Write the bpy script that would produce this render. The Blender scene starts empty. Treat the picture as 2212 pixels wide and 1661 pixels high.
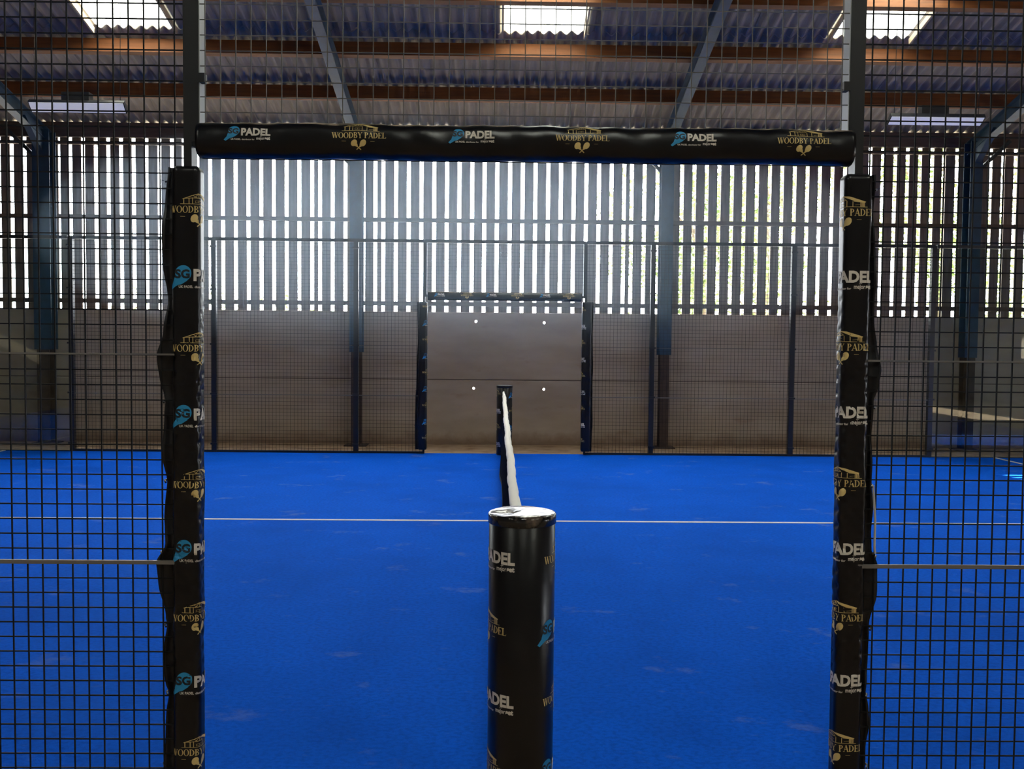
import bpy, bmesh, math, random
from mathutils import Vector, Matrix
random.seed(7)
R = math.radians
SC = bpy.context.scene
COL = SC.collection

# ------------------------------------------------------------------ camera
cam = bpy.data.cameras.new('camera'); cam_ob = bpy.data.objects.new('camera', cam); COL.objects.link(cam_ob)
YAW, PITCH, ROLL, F = .0147, -.044, .0092, 2010.4
fw = Vector((math.sin(YAW)*math.cos(PITCH), math.cos(YAW)*math.cos(PITCH), math.sin(PITCH)))
rt = fw.cross(Vector((0, 0, 1))).normalized(); up = rt.cross(fw)
c_, s_ = math.cos(ROLL), math.sin(ROLL)
r2 = rt*c_ + up*s_; u2 = -rt*s_ + up*c_
cam_ob.matrix_world = Matrix(((r2.x, u2.x, -fw.x, -.0811), (r2.y, u2.y, -fw.y, -3.2046), (r2.z, u2.z, -fw.z, 1.5756), (0, 0, 0, 1)))
cam.sensor_width = 36; cam.lens = 36*F/2212; cam.clip_start = .05; cam.clip_end = 300
cam.dof.use_dof = False
SC.camera = cam_ob
# ------------------------------------------------------------------ sky, sun, exposure
SKY = 26.0
w = bpy.data.worlds.new('sky'); SC.world = w; w.use_nodes = True
nt = w.node_tree; nt.nodes.clear()
bg = nt.nodes.new('ShaderNodeBackground'); bg.inputs[0].default_value = (.90, .95, 1, 1); bg.inputs[1].default_value = SKY
wo = nt.nodes.new('ShaderNodeOutputWorld'); nt.links.new(bg.outputs[0], wo.inputs[0])
SUN_EL = R(25.5)
sl = bpy.data.lights.new('sun', 'SUN'); sl.energy = 85; sl.angle = R(.2); sl.color = (1, .95, .86)
so = bpy.data.objects.new('sun', sl); COL.objects.link(so)
so.rotation_euler = Vector((math.cos(SUN_EL), 0.03, math.sin(SUN_EL))).to_track_quat('Z', 'Y').to_euler()
def portal(name, loc, rot, sx, sy):                       # guides sampling of the sky through an opening, gives no light itself
    l = bpy.data.lights.new(name, 'AREA'); l.shape = 'RECTANGLE'; l.size = sx; l.size_y = sy; l.cycles.is_portal = True
    o = bpy.data.objects.new(name, l); COL.objects.link(o); o.location = loc; o.rotation_euler = rot
SLOPE = math.atan(.25)
EAVE_Y, RIDGE_Y, REAR_Y, ENDX = 11.5, 1.5, -8.5, 14.5
def zr(y): return 4.97 + .25*(EAVE_Y - y) if y >= RIDGE_Y else 4.97 + .25*(y - REAR_Y)
WAVE = .146
SKYL = [-.044 + k*WAVE for k in (-36, 0, 29)]
portal('opening_back', (0, 11.6, 3.4), (R(-90), 0, 0), 29, 2.7)
for x in SKYL:
    for y in (7.66, 5.0, -4.66):
        portal('opening_roof', (x + 3.5*WAVE, y, zr(y) + .1), (-SLOPE if y > 1.5 else SLOPE, 0, 0), 1.0, 2.7)
SC.view_settings.view_transform = 'Standard'; SC.view_settings.look = 'None'
SC.view_settings.exposure = 0.0; SC.view_settings.gamma = 1; SC.view_settings.use_curve_mapping = False
SC.cycles.use_denoising = True
SC.cycles.max_bounces = 8; SC.cycles.diffuse_bounces = 5; SC.cycles.glossy_bounces = 4
SC.cycles.transparent_max_bounces = 16; SC.cycles.volume_bounces = 0; SC.cycles.sample_clamp_indirect = 8
SC.cycles.caustics_reflective = False; SC.cycles.caustics_refractive = False

# ------------------------------------------------------------------ materials
def mat(name, col, rough=.6, metal=0, noise=None, bump=None, spec=.5, coat=0):
    """noise=(scale, colour2, lo, hi[, stretch]); bump=(scale, strength, distance)"""
    m = bpy.data.materials.new(name); m.use_nodes = True; t = m.node_tree; b = t.nodes['Principled BSDF']
    b.inputs['Base Color'].default_value = (*col, 1); b.inputs['Roughness'].default_value = rough
    b.inputs['Metallic'].default_value = metal; b.inputs['Specular IOR Level'].default_value = spec
    b.inputs['Coat Weight'].default_value = coat
    tc = t.nodes.new('ShaderNodeTexCoord')
    if noise:
        mp = t.nodes.new('ShaderNodeMapping'); t.links.new(tc.outputs['Object'], mp.inputs[0])
        if len(noise) > 4: mp.inputs['Scale'].default_value = noise[4]
        n = t.nodes.new('ShaderNodeTexNoise'); n.inputs['Scale'].default_value = noise[0]; n.inputs['Detail'].default_value = 6
        t.links.new(mp.outputs[0], n.inputs['Vector'])
        cr = t.nodes.new('ShaderNodeValToRGB'); cr.color_ramp.elements[0].position = noise[2]; cr.color_ramp.elements[1].position = noise[3]
        cr.color_ramp.elements[0].color = (*col, 1); cr.color_ramp.elements[1].color = (*noise[1], 1)
        t.links.new(n.outputs['Fac'], cr.inputs[0]); t.links.new(cr.outputs[0], b.inputs['Base Color'])
        m['ramp'] = cr.name
    if bump:
        n2 = t.nodes.new('ShaderNodeTexNoise'); n2.inputs['Scale'].default_value = bump[0]; n2.inputs['Detail'].default_value = 4
        t.links.new(tc.outputs['Object'], n2.inputs['Vector'])
        bp = t.nodes.new('ShaderNodeBump'); bp.inputs['Strength'].default_value = bump[1]; bp.inputs['Distance'].default_value = bump[2]
        t.links.new(n2.outputs['Fac'], bp.inputs['Height']); t.links.new(bp.outputs[0], b.inputs['Normal'])
    return m
def over(m, kind, colour, lo, hi, scale, stretch, amount=1, zband=None):
    """lay a second noise-shaped colour over the base colour; zband=(z0,z1) limits it to below z1, full below z0"""
    t = m.node_tree; b = t.nodes['Principled BSDF']; tc = [n for n in t.nodes if n.type == 'TEX_COORD'][0]
    mp = t.nodes.new('ShaderNodeMapping'); mp.inputs['Scale'].default_value = stretch; t.links.new(tc.outputs['Object'], mp.inputs[0])
    n = t.nodes.new('ShaderNodeTexNoise'); n.inputs['Scale'].default_value = scale; n.inputs['Detail'].default_value = 8; n.inputs['Roughness'].default_value = .65
    t.links.new(mp.outputs[0], n.inputs['Vector'])
    mr = t.nodes.new('ShaderNodeMapRange'); mr.inputs[1].default_value = lo; mr.inputs[2].default_value = hi; mr.inputs[4].default_value = amount
    t.links.new(n.outputs['Fac'], mr.inputs[0]); fac = mr.outputs[0]
    if zband:
        sx = t.nodes.new('ShaderNodeSeparateXYZ'); t.links.new(tc.outputs['Object'], sx.inputs[0])
        ad = t.nodes.new('ShaderNodeMath'); ad.operation = 'MULTIPLY_ADD'; t.links.new(n.outputs['Fac'], ad.inputs[0]); ad.inputs[1].default_value = .35
        t.links.new(sx.outputs[2], ad.inputs[2])
        m2 = t.nodes.new('ShaderNodeMapRange'); m2.inputs[1].default_value = zband[0]; m2.inputs[2].default_value = zband[1]; m2.inputs[3].default_value = amount; m2.inputs[4].default_value = 0
        t.links.new(ad.outputs[0], m2.inputs[0]); fac = m2.outputs[0]
    mx = t.nodes.new('ShaderNodeMix'); mx.data_type = 'RGBA'; mx.inputs['B'].default_value = (*colour, 1)
    src = b.inputs['Base Color'].links[0].from_socket if b.inputs['Base Color'].links else None
    if src: t.links.new(src, mx.inputs['A'])
    else: mx.inputs['A'].default_value = b.inputs['Base Color'].default_value
    t.links.new(fac, mx.inputs['Factor']); t.links.new(mx.outputs['Result'], b.inputs['Base Color'])
    return m
M = {}
M['turf'] = mat('blue_turf', (.001, .090, .60), .95, noise=(260, (.002, .118, .72), .35, .7), bump=(420, .5, .004), spec=.03)
over(M['turf'], 'mottle', (.002, .055, .40), .45, .62, 38, (1, 1.3, 1), .55)
over(M['turf'], 'sand', (.20, .27, .46), .60, .80, 2.1, (.9, 1.2, 1), .7)
over(M['turf'], 'fine sand', (.16, .24, .48), .62, .80, 11, (.6, 1.8, 1), .35)
over(M['turf'], 'wear', (.0015, .06, .40), .45, .7, .8, (1, 1, 1), .5)
over(M['turf'], 'specks', (.5, .42, .3), .79, .81, 34, (1, 1, 1), .8)
M['line'] = mat('white_line', (.62, .64, .66), .9, noise=(80, (.45, .5, .6), .5, .8))
M['floor'] = mat('dusty_concrete', (.36, .25, .16), .9, noise=(5, (.22, .135, .075), .45, .7), bump=(60, .4, .01))
M['concrete'] = mat('concrete_panel', (.42, .34, .265), .85, noise=(2.2, (.33, .26, .195), .35, .72, (.5, .5, 1.6)), bump=(90, .2, .004))
over(M['concrete'], 'rust', (.24, .13, .07), .60, .78, 2.4, (.8, .8, 1.8), .55)
over(M['concrete'], 'splash', (.17, .10, .06), 0, 0, 3.5, (1.2, 1, 1), .75, zband=(.18, .36))
M['board'] = mat('weathered_board', (.21, .17, .145), .85, noise=(9, (.13, .10, .08), .35, .7, (3, 3, .3)), bump=(40, .4, .004))
M['girt'] = mat('dark_timber', (.12, .085, .065), .8, noise=(7, (.08, .055, .04), .4, .7, (.3, 3, 3)))
M['purlin'] = mat('orange_timber', (.23, .076, .014), .7, noise=(6, (.14, .046, .010), .35, .7, (.25, 4, 4)), bump=(30, .3, .004))
M['roof'] = mat('fibre_cement', (.29, .245, .195), .85, noise=(4, (.20, .175, .145), .35, .75, (1, .5, 1)), bump=(120, .2, .003))
M['frame'] = mat('pale_timber', (.48, .38, .25), .8)
M['steel'] = mat('blue_steel', (.009, .046, .095), .55, noise=(7, (.007, .032, .06), .4, .7))
M['rust'] = mat('brown_primer', (.06, .035, .025), .7, noise=(9, (.035, .02, .015), .4, .7))
M['braces'] = mat('dark_steel', (.02, .03, .035), .5)
M['black'] = mat('black_powder_coat', (.008, .009, .012), .38)
M['wire'] = mat('black_wire', (.010, .010, .011), .7, spec=.2)
M['wirelight'] = mat('lit_wire', (.09, .085, .075), .4)  # paler copy of the black wire, caught light put into the colour
M['rod'] = mat('grey_rod', (.16, .15, .14), .45)
M['galv'] = mat('galvanised', (.45, .46, .47), .35, .8)
M['postsheen'] = mat('lit_inner_face', (.30, .32, .33), .4)  # slat reflection on the dark post, put into the colour
M['pvc'] = mat('black_vinyl', (.0035, .0035, .005), .29, bump=(55, .12, .002), spec=.40)
M['pvc2'] = mat('black_vinyl_flap', (.006, .006, .008), .42)
M['dust'] = mat('dusty_vinyl', (.30, .23, .17), .9, noise=(30, (.1, .08, .06), .4, .6))
M['gold'] = mat('gold_print', (.66, .50, .20), .5)
M['cyan'] = mat('blue_print', (.012, .26, .56), .5)
M['white'] = mat('white_print', (.68, .64, .58), .5)
M['ink'] = mat('black_print', (.008, .012, .02), .5)
M['cap'] = mat('black_plastic', (.012, .012, .014), .16, noise=(22, (.16, .12, .09), .5, .72), bump=(8, .45, .02), spec=.5)
M['tape'] = mat('white_tape', (.80, .76, .70), .75, bump=(60, .2, .003))
M['net'] = mat('black_net', (.008, .008, .010), .8)
M['diff'] = mat('lamp_diffuser', (.78, .78, .80), .4)
_b = M['diff'].node_tree.nodes['Principled BSDF']; _b.inputs['Emission Color'].default_value = (1, .98, 1, 1); _b.inputs['Emission Strength'].default_value = .28
M['cord'] = mat('grey_cord', (.5, .48, .44), .7)
M['leaf'] = mat('leaf', (.10, .16, .035), .6, noise=(2, (.16, .21, .06), .4, .6))
M['bark'] = mat('bark', (.10, .075, .05), .9, bump=(20, .6, .02))
M['grass'] = mat('grass', (.25, .30, .16), .95, noise=(3, (.40, .38, .30), .4, .6))
M['out'] = mat('outdoor_concrete', (.55, .50, .43), .9, noise=(2, (.42, .38, .32), .4, .7))
def glassy(name, tint, refl, rough=.0):
    m = bpy.data.materials.new(name); m.use_nodes = True; t = m.node_tree; t.nodes.clear()
    o = t.nodes.new('ShaderNodeOutputMaterial'); mx = t.nodes.new('ShaderNodeMixShader'); a = t.nodes.new('ShaderNodeBsdfTransparent'); g = t.nodes.new('ShaderNodeBsdfGlossy')
    a.inputs[0].default_value = (*tint, 1); g.inputs['Roughness'].default_value = rough; g.inputs[0].default_value = (.95, 1, .98, 1)
    fr = t.nodes.new('ShaderNodeFresnel'); fr.inputs[0].default_value = refl
    t.links.new(fr.outputs[0], mx.inputs[0]); t.links.new(a.outputs[0], mx.inputs[1]); t.links.new(g.outputs[0], mx.inputs[2]); t.links.new(mx.outputs[0], o.inputs[0])
    return m
M['glass'] = glassy('toughened_glass', (.90, .95, .92), 1.4)
m = bpy.data.materials.new('translucent_sheet'); m.use_nodes = True; t = m.node_tree; t.nodes.clear()
o = t.nodes.new('ShaderNodeOutputMaterial'); mx = t.nodes.new('ShaderNodeMixShader'); a = t.nodes.new('ShaderNodeBsdfTransparent'); g = t.nodes.new('ShaderNodeBsdfTranslucent')
a.inputs[0].default_value = (.62, .62, .58, 1); g.inputs[0].default_value = (.6, .6, .55, 1); mx.inputs[0].default_value = .45
t.links.new(a.outputs[0], mx.inputs[1]); t.links.new(g.outputs[0], mx.inputs[2]); t.links.new(mx.outputs[0], o.inputs[0]); M['rooflight'] = m

# ------------------------------------------------------------------ mesh helpers
class MB:
    def __init__(s): s.v = []; s.f = []; s.mi = []
    def add(s, vs, fs, mi=0):
        n = len(s.v); s.v += [tuple(v) for v in vs]; s.f += [tuple(i + n for i in f) for f in fs]; s.mi += [mi]*len(fs); return s
    def box(s, x0, x1, y0, y1, z0, z1, mi=0):
        return s.add([(x0, y0, z0), (x1, y0, z0), (x1, y1, z0), (x0, y1, z0), (x0, y0, z1), (x1, y0, z1), (x1, y1, z1), (x0, y1, z1)],
                     [(0, 3, 2, 1), (4, 5, 6, 7), (0, 1, 5, 4), (1, 2, 6, 5), (2, 3, 7, 6), (3, 0, 4, 7)], mi)
    def bar(s, a, b, wd, h, upv=(0, 0, 1), mi=0):
        a, b = Vector(a), Vector(b); d = (b - a).normalized(); u = Vector(upv); x = d.cross(u).normalized(); u = x.cross(d)
        vs = [p + x*(sx*wd/2) + u*(sz*h/2) for p in (a, b) for sx, sz in ((-1, -1), (1, -1), (1, 1), (-1, 1))]
        return s.add(vs, [(0, 1, 2, 3), (7, 6, 5, 4), (0, 4, 5, 1), (1, 5, 6, 2), (2, 6, 7, 3), (3, 7, 4, 0)], mi)
    def tube(s, pts, r, n=8, mi=0):
        pts = [Vector(p) for p in pts]; rings = []
        for i, p in enumerate(pts):
            d = (pts[min(i+1, len(pts)-1)] - pts[max(i-1, 0)]).normalized()
            x = d.cross(Vector((0, 0, 1)) if abs(d.z) < .9 else Vector((0, 1, 0))).normalized(); y = d.cross(x)
            rr = r[i] if isinstance(r, (list, tuple)) else r
            rings.append([p + (x*math.cos(2*math.pi*k/n) + y*math.sin(2*math.pi*k/n))*rr for k in range(n)])
        vs = [v for g in rings for v in g]; fs = []
        for i in range(len(pts)-1):
            for k in range(n): fs.append((i*n+k, i*n+(k+1) % n, (i+1)*n+(k+1) % n, (i+1)*n+k))
        fs += [tuple(range(n))[::-1], tuple((len(pts)-1)*n + k for k in range(n))]
        return s.add(vs, fs, mi)
    def prism(s, pts, y0, y1, mi=0):                     # outline in x,z swept along y
        n = len(pts)
        return s.add([(x, y0, z) for x, z in pts] + [(x, y1, z) for x, z in pts],
                     [tuple(range(n)), tuple(range(2*n-1, n-1, -1))] + [(i, (i+1) % n + 0, (i+1) % n + n, i+n)[::-1] for i in range(n)], mi)
    def build(s, name, mats, parent=None, smooth=False, loc=None):
        me = bpy.data.meshes.new(name); me.from_pydata(s.v, [], s.f); me.update()
        for mm in (mats if isinstance(mats, (list, tuple)) else [mats]): me.materials.append(mm)
        me.polygons.foreach_set('material_index', s.mi)
        bm = bmesh.new(); bm.from_mesh(me); bmesh.ops.recalc_face_normals(bm, faces=bm.faces); bm.to_mesh(me); bm.free()
        if smooth: me.polygons.foreach_set('use_smooth', [True]*len(me.polygons))
        o = bpy.data.objects.new(name, me); COL.objects.link(o)
        if parent:
            o.parent = parent
            if not parent.parent: o.matrix_parent_inverse = parent.matrix_basis.inverted()
        return o
def thing(name, label, cat, loc, group=None):
    o = bpy.data.objects.new(name, None); COL.objects.link(o); o.location = loc; o.empty_display_size = .1
    tag(o, label, cat, group); return o
def tag(o, label=None, cat=None, group=None, kind=None):
    if label: o['label'] = label
    if cat: o['category'] = cat
    if group: o['group'] = group
    if kind: o['kind'] = kind
    return o
def struct(name, mb, m, **k): return tag(mb.build(name, m, **k), kind='structure')
def ibeam(mb, a, b, wd, h, tf=.012, tw=.009, upv=(0, 0, 1), mi=0):
    a, b = Vector(a), Vector(b); d = (b-a).normalized(); x = d.cross(Vector(upv)).normalized(); u = x.cross(d)
    mb.bar(a + u*(h/2-tf/2), b + u*(h/2-tf/2), wd, tf, upv, mi); mb.bar(a - u*(h/2-tf/2), b - u*(h/2-tf/2), wd, tf, upv, mi); mb.bar(a, b, tw, h-2*tf, upv, mi)

# ------------------------------------------------------------------ ground and floor
struct('ground', MB().box(-60, 60, -60, 90, -.30, -.16), M['out'])
mb = MB().box(-ENDX-.1, ENDX+.1, REAR_Y-.1, -.12, -.16, -.03).box(-ENDX-.1, ENDX+.1, 10.06, EAVE_Y+.12, -.16, -.03).box(-ENDX-.1, -10.1, -.12, 10.06, -.16, -.03).box(10.1, ENDX+.1, -.12, 10.06, -.16, -.03)
struct('floor', mb, M['floor'])
turf = thing('court_turf', 'bright blue artificial turf of the court with sandy scuffs', 'court surface', (0, 5, -.16))
MB().box(-10.1, 10.1, -.12, 10.06, -.16, 0).build('turf_mat', M['turf'], turf)
MB().box(-7.0, 7.0, 4.975, 5.025, .0, .003).build('centre_line', M['line'], turf)
for x in (-7.06, 7.06): MB().box(x-.025, x+.025, 0.0, 10.0, .0, .0031).build('service_line', M['line'], turf)

# ------------------------------------------------------------------ walls
SLITS = [-7.7, -7.503, -7.3, -6.967, -6.794, -6.596, -6.398, -6.205, -6.006, -5.811, -5.612, -5.412, -5.216, -5.034, -4.823, -4.622, -4.424, -4.225, -4.026, -3.824, -3.628, -3.429, -3.229, -3.028, -2.906, -2.707, -2.507, -2.403, -2.213, -2.038, -1.914, -1.714, -1.514, -1.314, -1.114, -0.914, -0.719, -0.518, -0.325, -0.125, 0.076, 0.276, 0.477, 0.678, 0.878, 1.082, 1.28, 1.479, 1.677, 1.876, 1.996, 2.198, 2.402, 2.611, 2.79, 2.984, 3.181, 3.378, 3.58, 3.777, 3.979, 4.179, 4.373, 4.573, 4.776, 4.973, 5.171, 5.371, 5.571, 5.769, 5.969, 6.164, 6.362, 6.56, 6.754, 6.939, 7.15, 7.49, 7.688, 7.887, 8.086]
while SLITS[0] > -ENDX+.4: SLITS.insert(0, SLITS[0]-.2)
while SLITS[-1] < ENDX-.4: SLITS.append(SLITS[-1]+.2)
def slw(x): return .016 if min(abs(x-a) for a in (-6.967, -2.213, 2.611)) < .01 else .029
FRX = [-7.05, -2.28, 2.49, 7.25]
wb = bpy.data.objects.new('wall_back', None); COL.objects.link(wb); wb.location = (0, EAVE_Y, -.03); tag(wb, kind='structure')
HOLES = [(-.443, 1.920), (.637, 1.909), (-.472, .861), (.641, .855), (-4.178, 1.914), (-4.153, .844), (4.388, .850), (4.364, 1.922), (-5.0, .85), (5.6, 1.9)]
def panel_with_holes(x0, x1, z0, z1):
    """precast panel: rounded arris along the joint, real round holes through it"""
    hs = sorted([h for h in HOLES if x0 < h[0] < x1 and z0 < h[1] < z1])
    mb = MB(); y0, y1 = EAVE_Y, EAVE_Y+.12
    c = .012
    cells = []; xs = [x0]
    for i, h in enumerate(hs): cells.append((h[0]-.1, h[0]+.1, h))
    cur = x0
    def slab(a, b, za, zb):
        mb.add([(a, y0, za), (b, y0, za), (b, y1, za), (a, y1, za), (a, y0, zb), (b, y0, zb), (b, y1, zb), (a, y1, zb)],
               [(0, 1, 5, 4), (2, 3, 7, 6), (0, 3, 2, 1), (4, 5, 6, 7), (0, 4, 7, 3), (1, 2, 6, 5)])
    for a, b, h in cells:
        slab(cur, a, z0, z1-c)
        slab(a, b, z0, h[1]-.08); slab(a, b, h[1]+.08, z1-c)
        n = 16; r = .021 if abs(h[0]) < 1 else .011
        for yy, sgn in ((y0, 1), (y1, -1)):
            sq = []; ci = []
            for k in range(n):
                t_ = 2*math.pi*(k+.5)/n; cx, sz = math.cos(t_), math.sin(t_); q = 1/max(abs(cx)/.1, abs(sz)/.08)
                sq.append((h[0]+cx*q, yy, h[1]+sz*q)); ci.append((h[0]+cx*r, yy, h[1]+sz*r))
            mb.add(sq + ci, [(k, (k+1) % n, n+(k+1) % n, n+k) for k in range(n)])
            for cxx, czz in ((-1, -1), (1, -1), (1, 1), (-1, 1)):   # corners of the square left by the 16-gon
                pass
        mb.add([(h[0]+math.cos(2*math.pi*(k+.5)/n)*r, yy, h[1]+math.sin(2*math.pi*(k+.5)/n)*r) for yy in (y0, y1) for k in range(n)],
               [(k, (k+1) % n, n+(k+1) % n, n+k) for k in range(n)])
        for sx in (-1, 1):                                      # fill the four small corners
            for sz_ in (-1, 1):
                tc = math.atan2(.08, .1)
                ks = sorted(range(n), key=lambda k: (math.cos(2*math.pi*(k+.5)/n)-sx*math.cos(tc))**2 + (math.sin(2*math.pi*(k+.5)/n)-sz_*math.sin(tc))**2)[:2]
                tri = [(h[0]+sx*.1, y0, h[1]+sz_*.08)]
                for k in ks:
                    t_ = 2*math.pi*(k+.5)/n; cx, sz = math.cos(t_), math.sin(t_); q = 1/max(abs(cx)/.1, abs(sz)/.08); tri.append((h[0]+cx*q, y0, h[1]+sz*q))
                mb.add(tri, [(0, 1, 2)]); mb.add([(p[0], y1, p[2]) for p in tri], [(0, 1, 2)])
        cur = b
    slab(cur, x1, z0, z1-c)
    mb.add([(x0, y0, z1-c), (x1, y0, z1-c), (x1, y0+c, z1), (x0, y0+c, z1), (x0, y1, z1), (x1, y1, z1), (x0, y1, z1-c), (x1, y1, z1-c)],
           [(0, 1, 2, 3), (3, 2, 5, 4), (4, 5, 7, 6)])
    return mb
bays = [-ENDX, -11.82, -7.05, -2.28, 2.49, 7.25, 12.02, ENDX]
for a, b in zip(bays, bays[1:]):
    panel_with_holes(a+.004, b-.004, -.03, .994).build('concrete_panel', M['concrete'], wb)
    panel_with_holes(a+.004, b-.004, 1.006, 2.062).build('concrete_panel', M['concrete'], wb)
    mb = MB(); prev = a
    ss = [x for x in SLITS if a < x < b]
    for x in ss + [None]:
        e = b if x is None else x - slw(x)
        if e > prev + .003:
            k = (e-prev) // .25 + 1
            mb.box(prev, e, EAVE_Y+.06 + random.uniform(0, .006), EAVE_Y+.085, 2.0, 4.95)
        if x is not None: prev = x + slw(x)
    mb.box(a, b, EAVE_Y+.058, EAVE_Y+.06, 2.0, 2.075) if False else None
    mb.build('slatted_cladding', M['board'], wb)
mb = MB().box(-ENDX, ENDX, EAVE_Y+.010, EAVE_Y+.11, .985, 1.005); mb.build('joint_filler', M['girt'], wb)
for z0, z1 in ((4.608, 4.652), (3.462, 3.525), (2.155, 2.222)):
    MB().box(-ENDX, ENDX, EAVE_Y-.02, EAVE_Y+.058, z0, z1).build('rail', M['girt'], wb)
MB().box(-ENDX, ENDX, EAVE_Y-.02, EAVE_Y+.058, 4.718, 4.945).build('wall_plate', M['girt'], wb)
# rear wall behind the camera and the two ends: same build, seen only in reflections and through their light
def slat_wall(name, ax, pos, lo, hi, solid=(), slot=None):
    mb = MB()
    def bx(a, b, z0, z1, mi):
        if ax == 'x': mb.box(a, b, pos, pos+.1, z0, z1, mi)
        else: mb.box(pos, pos+.1, a, b, z0, z1, mi)
    parts = [(lo, hi)] if not slot else [(lo, slot[0]), (slot[1], hi)]
    for a, b in parts: bx(a, b, -.03, 2.06, 0)
    if slot: bx(slot[0], slot[1], -.03, 1.29, 0); bx(slot[0], slot[1], 1.86, 2.06, 0)
    p = lo
    while p < hi:
        full = any(s0 <= p <= s1 for s0, s1 in solid)
        bx(p, min(p + (.2 if full else .133), hi), 2.06, 4.72, 1); p += .2
    bx(lo, hi, 4.72, 4.94, 1)
    if slot: mb.box(pos-.02, pos, lo, hi, 3.95, 4.72, 1)
    return mb
struct('wall_rear', slat_wall('wall_rear', 'x', REAR_Y-.1, -ENDX, ENDX, [(-99, 99)]), [M['concrete'], M['board']])
for nm, x, sol, slot in (('wall_left', -ENDX-.1, [(-99, 99)], None), ('wall_right', ENDX, [(8.45, 99), (-99, 6.7)], (-2.55, 2.8))):
    mb = slat_wall(nm, 'y', x, REAR_Y, EAVE_Y+.1, sol, slot)
    g = MB(); g.prism([(REAR_Y-.1, 4.94), (REAR_Y-.1, 5.0), (RIDGE_Y, zr(RIDGE_Y)+.04), (EAVE_Y+.1, 5.0), (EAVE_Y+.1, 4.94)], 0, .1) if True else g.prism([(REAR_Y-.1, 4.94), (EAVE_Y+.1, 4.94), (RIDGE_Y, zr(RIDGE_Y)+.035)], 0, .1)
    mb.add([(x + v[1], v[0], v[2]) for v in g.v], g.f, 1)
    struct(nm, mb, [M['concrete'], M['board']])

# ------------------------------------------------------------------ roof
roof = bpy.data.objects.new('ceiling', None); COL.objects.link(roof); roof.location = (0, RIDGE_Y, zr(RIDGE_Y)); tag(roof, kind='structure')
NX = 8
X0 = -.044 - 99*WAVE; NW = 199
def corr(mb, w0, w1, ya, yb, dz, thick=.022):
    """corrugated sheet from wave w0 to w1, slope from ya to yb"""
    n = (w1-w0)*NX
    def z(i, y):
        k = w0*NX + i
        return zr(y) + dz + .025*math.cos(2*math.pi*k/NX)
    vs = []
    for off in (0, thick):
        for y in (ya, yb):
            for i in range(n+1): vs.append((X0 + (w0*NX+i)*WAVE/NX, y, z(i, y)+off))
    q = n+1; fs = []
    for i in range(n):
        fs += [(i, i+1, q+i+1, q+i), (2*q+i, 2*q+i+1, 3*q+i+1, 3*q+i), (i, i+1, 2*q+i+1, 2*q+i), (q+i, q+i+1, 3*q+i+1, 3*q+i)]
    fs += [(0, q, 3*q, 2*q), (n, q+n, 3*q+n, 2*q+n)]
    mb.add(vs, fs)
sky_w = [99-36, 99, 99+29]
rows = [(11.78, 9.02, 0), (9.12, 6.3, 1), (6.4, 3.7, 1), (3.8, 1.5, 0), (1.5, -.8, 0), (-.7, -3.3, 1), (-3.2, -6.0, 1), (-5.9, -8.8, 0)]
for ri, (ya, yb, hasky) in enumerate(rows):
    mb = MB(); cut = sky_w if hasky and ri != 5 else []
    w0 = 0; cuts = sorted(cut)
    segs = []
    for c in cuts: segs.append((w0, c)); w0 = c+7
    segs.append((w0, NW))
    for a, b in segs:                                            # sheets seven waves wide, each side lap a little lower
        e = b
        k = 0
        while e > a:
            s0 = max(a, e-7); corr(mb, s0, e, ya, yb, (.010 if k % 2 else 0) + (.011 if ri in (1, 3, 4, 6) else 0)); e = s0; k += 1
    mb.build('corrugated_sheet_row', M['roof'], roof, smooth=False)
n = 1
for ri in (1, 2, 6):
    ya, yb, _ = rows[ri]
    for c in sky_w:
        mb = MB(); corr(mb, c, c+7, ya, yb, .012, .003); o = struct('window_%d' % n, mb, M['rooflight']); n += 1
        xa, xb = X0 + c*WAVE, X0 + (c+7)*WAVE
        fr = MB()
        for x in (xa-.02, xb+.02):
            fr.bar((x, ya-.1, zr(ya-.1)-.045), (x, yb, zr(yb)-.045), .022, .075)
        fr.build('side_trim', M['frame'], o)
# timber purlins
PY = [(10.33, 'lowest dark timber purlin, nearest the slatted wall'), (9.23, 'second timber purlin up, glowing orange below the rooflights'), (8.06, 'third timber purlin up, crossing the foot of the rooflights'),
      (6.9, 'fourth timber purlin up the roof slope from the slatted wall'), (5.7, 'fifth timber purlin up the roof slope'), (4.4, 'sixth timber purlin up the roof slope'), (3.1, 'seventh timber purlin below the roof ridge'), (1.9, 'topmost timber purlin beside the ridge')]
for y, lab in PY:
    p = thing('roof_purlin', lab, 'roof beam', (0, y, zr(y)-.13), 'timber purlins under the roof')
    zc = zr(y) - .128
    MB().bar((-ENDX, y, zc), (ENDX, y, zc), .085, .19, upv=(0, math.sin(SLOPE), math.cos(SLOPE))).build('timber', M['purlin'], p)
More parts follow.
